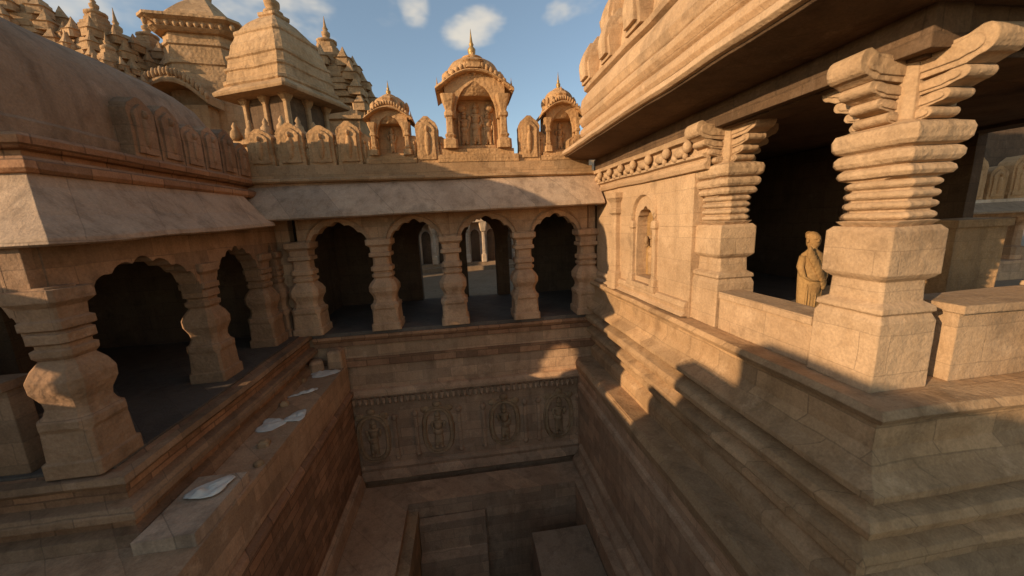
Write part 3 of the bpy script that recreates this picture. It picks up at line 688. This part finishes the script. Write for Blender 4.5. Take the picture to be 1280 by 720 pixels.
b = MB(); hood(b, -10.55, 16.2, 18, 2.2, 4.75, .85, .32, .2); b.box(-11.6, -9.5, 16.6, 17.6, GZ, 4.9); 
for k in range(21): 
    tt = -1 + k * .1; b.ell(-10.55 + tt * 1.28, 16.25, 5.12 + .85 * (1 - abs(tt) ** 2.1), .075, .1, .14 + .05 * (k % 2), 7, 6)
b.build('gable', M['carved'], t, seg=.4)
for lab, x, y, zb, r, h in (('weathered round kiosk dome between the stepped spires at upper left', -14.9, 20.5, 7.0, 1.5, 2.0), ):
    t = thing('kiosk', lab, 'kiosk', (x, y, GZ))
    b = MB(); b.sqlathe(x, y, [(GZ, r * .95), (zb, r * .95)], .3); b.build('body', M['tan'], t)
    b = MB(); b.sqlathe(x, y, [(zb - .1, r * 1.2), (zb, r * 1.3), (zb + .1, r * 1.28), (zb + .3, r)], .3); b.build('eave', M['tan'], t, seg=.4)
    b = MB(); b.lathe(x, y, [(zb + .25, r * 1.0), (zb + .5, r * 1.03)] + [(zb + .5 + h * .75 * math.sin(a), r * math.cos(a) ** .85 + .02) for a in [k * math.pi / 2 / 8 for k in range(1, 8)]], 24, rib=.05, ribn=12); b.build('dome', M['tan'], t, seg=0, jit=.05)
    b = MB(); finial(b, x, y, zb + .45 + h * .74, h * .6, .25); b.build('finial', M['carved'], t, seg=0)
def spire(label, x, y, half, zb, ztop, mat, rot=0):
    t = thing('temple_spire', label, 'spire', (x, y, GZ), 'stepped temple spires on the upper left skyline')
    b = MB(); b.sqlathe(x, y, [(GZ, half * 1.06), (zb - .5, half * 1.04), (zb - .45, half * 1.12), (zb - .3, half * 1.12), (zb - .28, half), (zb, half)], .22, rot); b.build('body', M[mat], t)
    b = MB(); pr = []; n = 11; z = zb; dz = (ztop - zb) / n
    for k in range(n):
        w_ = half * (.9 * (1 - (k / n) ** 1.5) + .09); pr += [(z, w_), (z + dz * .55, w_ * 1.0), (z + dz * .65, w_ * .9), (z + dz * .95, w_ * .88)]; z += dz
    b.sqlathe(x, y, pr, .34, rot); b.build('roof', M[mat], t, seg=.4, jit=.03)
    b = MB()
    for k in range(4):
        zz = zb + k * (ztop - zb) * .2; w_ = half * (.92 * (1 - (k * 2.2 / n) ** 1.5) + .08)
        for q in range(8):
            a = rot + q * math.pi / 4; rr = w_ * (1 if q % 2 == 0 else 1.18); h_ = (ztop - zb) * .17
            b.sqlathe(x + rr * math.cos(a), y + rr * math.sin(a), [(zz, half * .17), (zz + h_ * .5, half * .17), (zz + h_ * .55, half * .2), (zz + h_ * .6, half * .14), (zz + h_, half * .07), (zz + h_ * 1.5, .01)], .3, rot)
            b.ell(x + rr * .99 * math.cos(a + .2), y + rr * .99 * math.sin(a + .2), zz + h_ * .3, half * .09, half * .09, h_ * .3, 6, 5)
    b.build('spirelets', M[mat], t, seg=0, jit=.02)
    b = MB(); b.lathe(x, y, [(ztop - .06, half * .16), (ztop, half * .24), (ztop + .08, half * .24), (ztop + .14, half * .12)], 12); finial(b, x, y, ztop + .12, half * .55, half * .13); b.build('finial', M[mat], t, seg=0)
spire('dark stepped temple spire just right of the bell-roofed tower', -6.2, 21.5, 2.05, 5.5, 9.25, 'carved')
spire('tall sunlit stepped spire between the smooth dome and the flared tower', -13.1, 17.2, 1.35, 5.4, 8.2, 'carved', R(-20))
spire('stepped spire nearest the left edge, peeping over the big dome', -15.6, 17.6, 1.6, 6.2, 9.2, 'carved', R(10))
spire('broad stepped spire filling the gap left of the flared tower', -12.9, 19.3, 1.6, 5.4, 8.4, 'carved', R(5))
spire('small stepped spire half hidden in front of the flared tower', -11.6, 15.4, .8, 4.5, 6.3, 'carved', R(-20))
# ------------------------------------------------------------------ street facade glimpsed through the arcade
fb = thing('street_house', 'sunlit two-storey carved house seen through the middle arch', 'house', (1.5, 20.5, GZ))
b = MB(); b.box(-7, 9.5, 20.5, 24, GZ, 3.4); b.build('wall', M['far'], fb, seg=1)
b = MB(); b.sweep([(-7, 20.48), (9.5, 20.48)], [(-.02, .1), (.3, .12), (.55, -.05), (.55, .0), (.3, .24), (-.02, .3)]); b.sweep([(-7, 20.48), (9.5, 20.48)], [(-.02, 3.2), (.3, 3.3), (.4, 3.45), (-.02, 3.5)]); b.build('balcony', M['far'], fb, seg=1)
for i in range(18):
    x = -6.5 + i * .9
    b = MB(); b.box(x - .24, x + .24, 20.46, 20.497, GZ + .41, -.75); b.ell(x, 20.49, -.75, .24, .03, .3); b.build('doorway', M['soot_shade'], fb, seg=0, jit=0)
    b = MB(); b.box(x - .2, x + .2, 20.46, 20.497, .8, 2.2); b.ell(x, 20.49, 2.2, .2, .03, .25); b.build('window', M['soot_shade'], fb, seg=0, jit=0)
    b = MB(); b.sqlathe(x + .45, 20.2, [(GZ + .401, .15), (GZ + .8, .15), (GZ + .85, .09), (-.6, .08), (-.55, .14), (-.3, .2), (.08, .26)], .3); b.build('pillar', M['far'], fb, seg=0)
    b = MB(); b.sqlathe(x + .2, 19.98, [(.25, .07), (.4, .1), (.55, .05), (.7, .08), (.8, .12)], .3); b.sqlathe(x + .65, 19.98, [(.25, .07), (.4, .1), (.55, .05), (.7, .08), (.8, .12)], .3); b.box(x, x + .88, 19.93, 20.03, .78, .86); b.build('balustrade', M['far'], fb, seg=0)
b = MB(); b.box(-7, 9.5, 19.6, 20.1, GZ, GZ + .22); b.box(-7, 9.5, 20.101, 20.45, GZ, GZ + .4); b.build('steps', M['slab'], fb, seg=1)

# ------------------------------------------------------------------ far colonnade to the right
fc = thing('far_colonnade', 'distant colonnade with grey eave and carved stone crest at the right edge', 'colonnade', (17.5, 10, GZ))
b = MB(); b.box(14.6, 22, 9.3, 12, GZ, -2.0); b.build('plinth', M['brown'], fc, seg=1)
for i in range(5):
    b = MB(); b.sqlathe(15.1 + i * 1.5, 9.7, [(-2, .26), (-1.6, .26), (-1.55, .17), (-.9, .16), (-.7, .3), (-.6, .3)], .3); b.build('pillar', M['brown'], fc, seg=0)
b = MB(); b.box(14.7, 22, 9.4, 12, -.6, -.2); b.build('roof', M['brown'], fc, seg=1)
b = MB(); b.sweep([(14.7, 12), (14.7, 9.4), (22, 9.4)], [(-.02, -.12), (.5, -.38), (.5, -.44), (-.02, -.3)]); b.build('eave', M['slab'], fc, seg=1)
b = MB(); b.box(14.8, 22, 11.2, 12, -.199, 2.6); b.build('rear_wall', M['soot_shade'], fc, seg=1)
b = MB(); b.box(14.72, 22, 9.42, 9.9, -.199, -.02); b.build('crest_base', M['far'], fc, seg=1)
for i in range(9):
    m = put(m0, fc, (15.0 + i * .82 - 17.5, 9.62 - 10, -.02 - GZ)); m.scale = (1.15, 1, 1.0 + .3 * (i % 2))

# ------------------------------------------------------------------ unseen wall added to cast shade: steps darken the plinth, gap lights a pillar
bw = thing('sun_blocker_wall', 'unseen stepped sandstone wall added to block the sun, out of view beyond the left pavilion front', 'wall', (-7.2, -4, CZ))
b = MB(); yb = 3.9
pts = [(3.9, CZ + .38), (3.9, .3), (2.95, .3), (2.95, -.85), (.75, -.85), (.75, .05), (-.25, .05), (-.25, .9), (-1.35, .9), (-1.35, 1.56), (-9, 1.56), (-9, CZ + .38)]
b.prism(pts, -.3, .3, YZ(-7.3)); b.build('wall', M['tan'], bw)
b = MB(); b.box(-7.59, -7.01, 2.2, 2.36, -.848, .31); b.box(-7.585, -7.015, 2.36, 2.948, -.3, .31); b.build('sun_gap_frame', M['tan'], bw)  # gap shaped to let a sliver of sun reach the near pillar

# ------------------------------------------------------------------ small things
def sheet(x, y, z, w, d, rot, label, seed):
    """thin ragged sheet lying on the stone: low folds, torn outline"""
    me = MB(); n, m_ = 22, 8; c, s_ = math.cos(rot), math.sin(rot); vs = [(x, y, z + .012)]
    for k in range(1, m_ + 1):
        for i in range(n):
            a = 2 * math.pi * i / n; rad = k / m_ * (.74 + .30 * noise.noise((math.cos(a) * .7 + seed * 3.7, math.sin(a) * .7, seed * 2.1)) + .16 * noise.noise((math.cos(a) * 2.1 + seed, math.sin(a) * 2.1, 7)) + .10 * math.sin(a * 3 + seed))
            u, v = rad * math.cos(a) * w, rad * math.sin(a) * d
            vs.append((x + u * c - v * s_, y + u * s_ + v * c, z + .006 + .08 * (1 - (k / m_) ** 4) * abs(noise.noise((u * 6 + seed, v * 6, 5))) + .03 * abs(noise.noise((u * 19, v * 19, seed)))))
    fs = [(0, 1 + i, 1 + (i + 1) % n) for i in range(n)]
    for k in range(m_ - 1):
        for i in range(n):
            j = (i + 1) % n; fs.append((1 + k * n + i, 1 + (k + 1) * n + i, 1 + (k + 1) * n + j, 1 + k * n + j))
    me.add(vs, fs, True)
    o = me.build('cloth_scrap', M['paper'], seg=0, jit=0)
    sd_ = o.modifiers.new('thickness', 'SOLIDIFY'); sd_.thickness = .004
    return tag(o, label, 'litter', 'white litter on the tank ledge')
LZ = CZ + .38
sheet(-3.42, 8.35, LZ, .42, .26, .1, 'crumpled white sheet farthest along the left ledge, near the corner stone', 1.3)
sheet(-3.42, 7.4, LZ, .40, .09, .5, 'thin white strip of litter between the two crumpled sheets on the ledge', 4.7)
sheet(-3.52, 6.25, LZ, .30, .32, .4, 'large crumpled white sheet on the middle of the left ledge', 8.2)
sheet(-3.17, 6.42, LZ, .20, .26, -.3, 'small white scrap touching the right of the large crumpled sheet', 2.9)
b = MB(); b.box(-3.66, -3.06, 3.75, 4.75, LZ + .001, LZ + .16); tag(b.build('step_block', M['grey'], seg=.25, jit=.02), 'pale worn step block on the left ledge, nearest the viewer', 'stone')
sheet(-3.34, 4.45, LZ + .165, .30, .22, .5, 'white sheet lying on the pale step block nearest the viewer', 6.1)
rubble = random.Random(3)
for k, lab in enumerate(('fist-sized broken stone beside the farthest white sheet', 'flat broken stone on the ledge between the strip and the large sheet', 'small angular stone just before the large white sheet', 'chipped stone near the outer rim of the ledge, before the step block')):
    x_, y_ = ((-3.7, 8.0), (-3.6, 6.95), (-3.3, 5.6), (-3.12, 5.1))[k]
    b = MB(); q = rubble.uniform(.06, .1); b.sqlathe(x_, y_, [(LZ - .01, q), (LZ + q * .7, q * .9), (LZ + q * 1.1, q * .45)], .35, rubble.uniform(0, 3)); tag(b.build('rubble_stone', M['tan'], seg=.1, jit=.02), lab, 'stone', 'loose stones on the tank ledge')
b = MB(); b.sqlathe(-3.2, 8.72, [(LZ, .17), (LZ + .4, .16), (LZ + .46, .1)], .2); tag(b.build('stone_block', M['brown'], seg=.2, jit=.02), 'upright worn stone block at the far end of the left ledge', 'stone')
b = MB(); b.sqlathe(-3.62, 8.6, [(LZ, .15), (LZ + .2, .14), (LZ + .25, .1)], .3, .4); tag(b.build('stone_block', M['brown'], seg=.2, jit=.02), 'low rounded rubble stone left of the upright block on the ledge', 'stone')
SC = .88
st = thing('statue', 'carved tan standing figure in the dark opening between the two right pillars', 'statue', (4.92, 4.5, BZ + .12))
b = MB(); bz = BZ + .12; x, y = 4.92, 4.5
def oring(z, rx, ry, dx=0, n=14): return [(x + dx + rx * math.cos(2 * math.pi * i / n) * (1 + .06 * math.sin(5 * 2 * math.pi * i / n)), y + ry * math.sin(2 * math.pi * i / n), z) for i in range(n)]
b.rings([oring(bz + z, rx, ry, dx) for z, rx, ry, dx in ((.0, .14, .12, 0), (.05, .15, .13, 0), (.3, .165, .14, .0), (.55, .185, .15, .01), (.75, .19, .14, .01), (.88, .2, .125, .01), (.96, .165, .105, .01), (1.0, .09, .08, .0), (1.03, .06, .06, 0), (1.06, .062, .066, 0), (1.1, .085, .09, 0), (1.17, .095, .1, 0), (1.23, .085, .09, 0), (1.28, .045, .05, 0))], True)
for q in (-1, 1):
    b.rings([[(x + q * ox + r_ * math.cos(2 * math.pi * i / 8), y + oy + r_ * math.sin(2 * math.pi * i / 8), bz + z) for i in range(8)] for z, ox, oy, r_ in ((.93, .16, 0, .05), (.75, .21, -.02, .055), (.6, .2, -.07, .045), (.54, .12, -.13, .035), (.53, .03, -.15, .03))], True)
b.ell(x - .02, y - .095, bz + 1.17, .018, .03, .03, 7, 5)
for q in (-1, 1): b.ell(x + q * .098, y, bz + 1.165, .018, .025, .035, 6, 5); b.ell(x + q * .038 - .01, y - .088, bz + 1.19, .02, .012, .01, 6, 5)
b.build('body', M['ochre'], st, seg=0, jit=.008)
b = MB()
for k in range(9):                # folds of the shawl falling across the chest
    t_ = k / 8; b.ell(x - .17 + .3 * t_, y - .125 - .02 * math.sin(t_ * 3.1), bz + .98 - .5 * t_, .05, .03, .11, 7, 6)
for k in range(7): b.ell(x - .13 + k * .043, y - .125 + .01 * abs(k - 3), bz + .24, .016, .02, .24, 6, 5)
b.ell(x, y + .03, bz + 1.24, .092, .095, .07, 10, 6); b.ell(x, y + .09, bz + 1.27, .05, .05, .045, 8, 5)
b.build('drapery', M['ochre'], st, seg=0, jit=.006)
b = MB(); b.box(x - .2, x + .2, y - .18, y + .18, bz - .0, bz + .06); b.build('pedestal', M['tan'], st, jit=.006)
st.scale = (SC, SC, SC)

# ------------------------------------------------------------------ camera, sun, sky
f_px, yaw, pitch, roll = 450.0, R(7.42), R(10.76), R(2.49)
fw = Vector((math.sin(yaw) * math.cos(pitch), math.cos(yaw) * math.cos(pitch), -math.sin(pitch)))
rt = Vector((math.cos(yaw), -math.sin(yaw), 0)); dn = fw.cross(rt)
r2 = rt * math.cos(roll) + dn * math.sin(roll); d2 = -rt * math.sin(roll) + dn * math.cos(roll)
cam = bpy.data.cameras.new('camera'); co = bpy.data.objects.new('camera', cam); COL.objects.link(co)
co.matrix_world = Matrix((( r2.x, -d2.x, -fw.x, 0), (r2.y, -d2.y, -fw.y, 0), (r2.z, -d2.z, -fw.z, 0), (0, 0, 0, 1)))
cam.sensor_width = 36; cam.lens = 36 * f_px / 1280; cam.clip_start = .05; cam.clip_end = 6000
scene.camera = co

SUN_EL = R(15); LD = Vector((.905, .425)).normalized()      # horizontal travel direction of the light
sd = Vector((LD.x * math.cos(SUN_EL), LD.y * math.cos(SUN_EL), -math.sin(SUN_EL)))
sl = bpy.data.lights.new('sun', 'SUN'); so = bpy.data.objects.new('sun', sl); COL.objects.link(so)
sl.energy = 2.65; sl.angle = R(.5); sl.color = (1, .74, .47)
so.rotation_euler = sd.to_track_quat('-Z', 'Y').to_euler(); so.location = (-20, -10, 12)

w = bpy.data.worlds.new('World'); scene.world = w; w.use_nodes = True
nt = w.node_tree; nt.nodes.clear(); L = nt.links.new
out = N(nt, 'ShaderNodeOutputWorld'); bg = N(nt, 'ShaderNodeBackground'); L(bg.outputs[0], out.inputs[0])
sky = N(nt, 'ShaderNodeTexSky', sky_type='NISHITA'); sky.sun_disc = False; sky.sun_elevation = SUN_EL
to_sun = -LD; sky.sun_rotation = math.atan2(to_sun.x, to_sun.y); sky.air_density = 1.0; sky.dust_density = 0.6; sky.ozone_density = 1.0; sky.altitude = 200
bg.inputs['Strength'].default_value = .132
tc = N(nt, 'ShaderNodeTexCoord')
def pix_dir(x, y):
    v = r2 * (x - 640) + d2 * (y - 360) + fw * f_px; return v.normalized()
nz = N(nt, 'ShaderNodeTexNoise'); nz.inputs['Scale'].default_value = 5; nz.inputs['Detail'].default_value = 4; nz.inputs['Roughness'].default_value = .62
mp = N(nt, 'ShaderNodeMapping'); mp.inputs['Scale'].default_value = (1, 1, 2.0); L(tc.outputs['Generated'], mp.inputs[0]); L(mp.outputs[0], nz.inputs['Vector'])
total = None
for px, py, rx, rz, k in ((598, 36, .085, .042, .9), (715, 6, .09, .038, .75), (330, 14, .15, .09, .7), (515, 2, .035, .05, .5), (130, 2, .14, .05, .65), (300, 25, .1, .07, .5), (460, 8, .08, .04, .25)):
    c = pix_dir(px, py)
    # local frame of the cloud: side (along the skyline) and up
    side = Vector((c.y, -c.x, 0)).normalized(); side = (side + Vector((0, 0, .22))).normalized(); up = side.cross(c).normalized()
    terms = []
    for ax, rr in ((side, rx), (up, rz)):
        dp = N(nt, 'ShaderNodeVectorMath', operation='DOT_PRODUCT'); L(tc.outputs['Generated'], dp.inputs[0]); dp.inputs[1].default_value = ax / rr
        sb = N(nt, 'ShaderNodeMath', operation='SUBTRACT'); L(dp.outputs['Value'], sb.inputs[0]); sb.inputs[1].default_value = c.dot(ax) / rr
        pw_ = N(nt, 'ShaderNodeMath', operation='MULTIPLY'); L(sb.outputs[0], pw_.inputs[0]); L(sb.outputs[0], pw_.inputs[1]); terms.append(pw_.outputs[0])
    ad = N(nt, 'ShaderNodeMath', operation='ADD'); L(terms[0], ad.inputs[0]); L(terms[1], ad.inputs[1])
    mr = N(nt, 'ShaderNodeMapRange'); L(ad.outputs[0], mr.inputs['Value']); mr.inputs['From Min'].default_value = 0; mr.inputs['From Max'].default_value = 1.3; mr.inputs['To Min'].default_value = k; mr.inputs['To Max'].default_value = 0
    if total is None: total = mr.outputs[0]
    else:
        a2 = N(nt, 'ShaderNodeMath', operation='MAXIMUM'); L(total, a2.inputs[0]); L(mr.outputs[0], a2.inputs[1]); total = a2.outputs[0]
m1 = N(nt, 'ShaderNodeMapRange'); L(nz.outputs[0], m1.inputs['Value']); m1.inputs['From Min'].default_value = .3; m1.inputs['From Max'].default_value = .7; m1.inputs['To Min'].default_value = -.45; m1.inputs['To Max'].default_value = .45
s1 = N(nt, 'ShaderNodeMath', operation='ADD'); L(total, s1.inputs[0]); L(m1.outputs[0], s1.inputs[1])
m2 = N(nt, 'ShaderNodeMapRange', interpolation_type='SMOOTHSTEP'); L(s1.outputs[0], m2.inputs['Value']); m2.inputs['From Min'].default_value = .35; m2.inputs['From Max'].default_value = 1.1; m2.inputs['To Max'].default_value = .9
m2b = N(nt, 'ShaderNodeMath', operation='MULTIPLY'); L(m2.outputs[0], m2b.inputs[0])
tq = N(nt, 'ShaderNodeMapRange'); L(total, tq.inputs['Value']); tq.inputs['From Max'].default_value = .25; L(tq.outputs[0], m2b.inputs[1])
hz = N(nt, 'ShaderNodeMix', data_type='RGBA'); hz.inputs[0].default_value = .42; L(sky.outputs[0], hz.inputs[6]); hz.inputs[7].default_value = (.58, .66, .54, 1)
mx = N(nt, 'ShaderNodeMix', data_type='RGBA'); L(m2b.outputs[0], mx.inputs[0]); L(hz.outputs[2], mx.inputs[6]); mx.inputs[7].default_value = (3.0, 2.75, 2.35, 1)
L(mx.outputs[2], bg.inputs['Color'])

vs = scene.view_settings; vs.view_transform = 'Standard'; vs.look = 'None'; vs.gamma = 1; vs.exposure = 1.0; vs.use_curve_mapping = False
scene.cycles.max_bounces = 5; scene.cycles.diffuse_bounces = 4; scene.cycles.glossy_bounces = 2
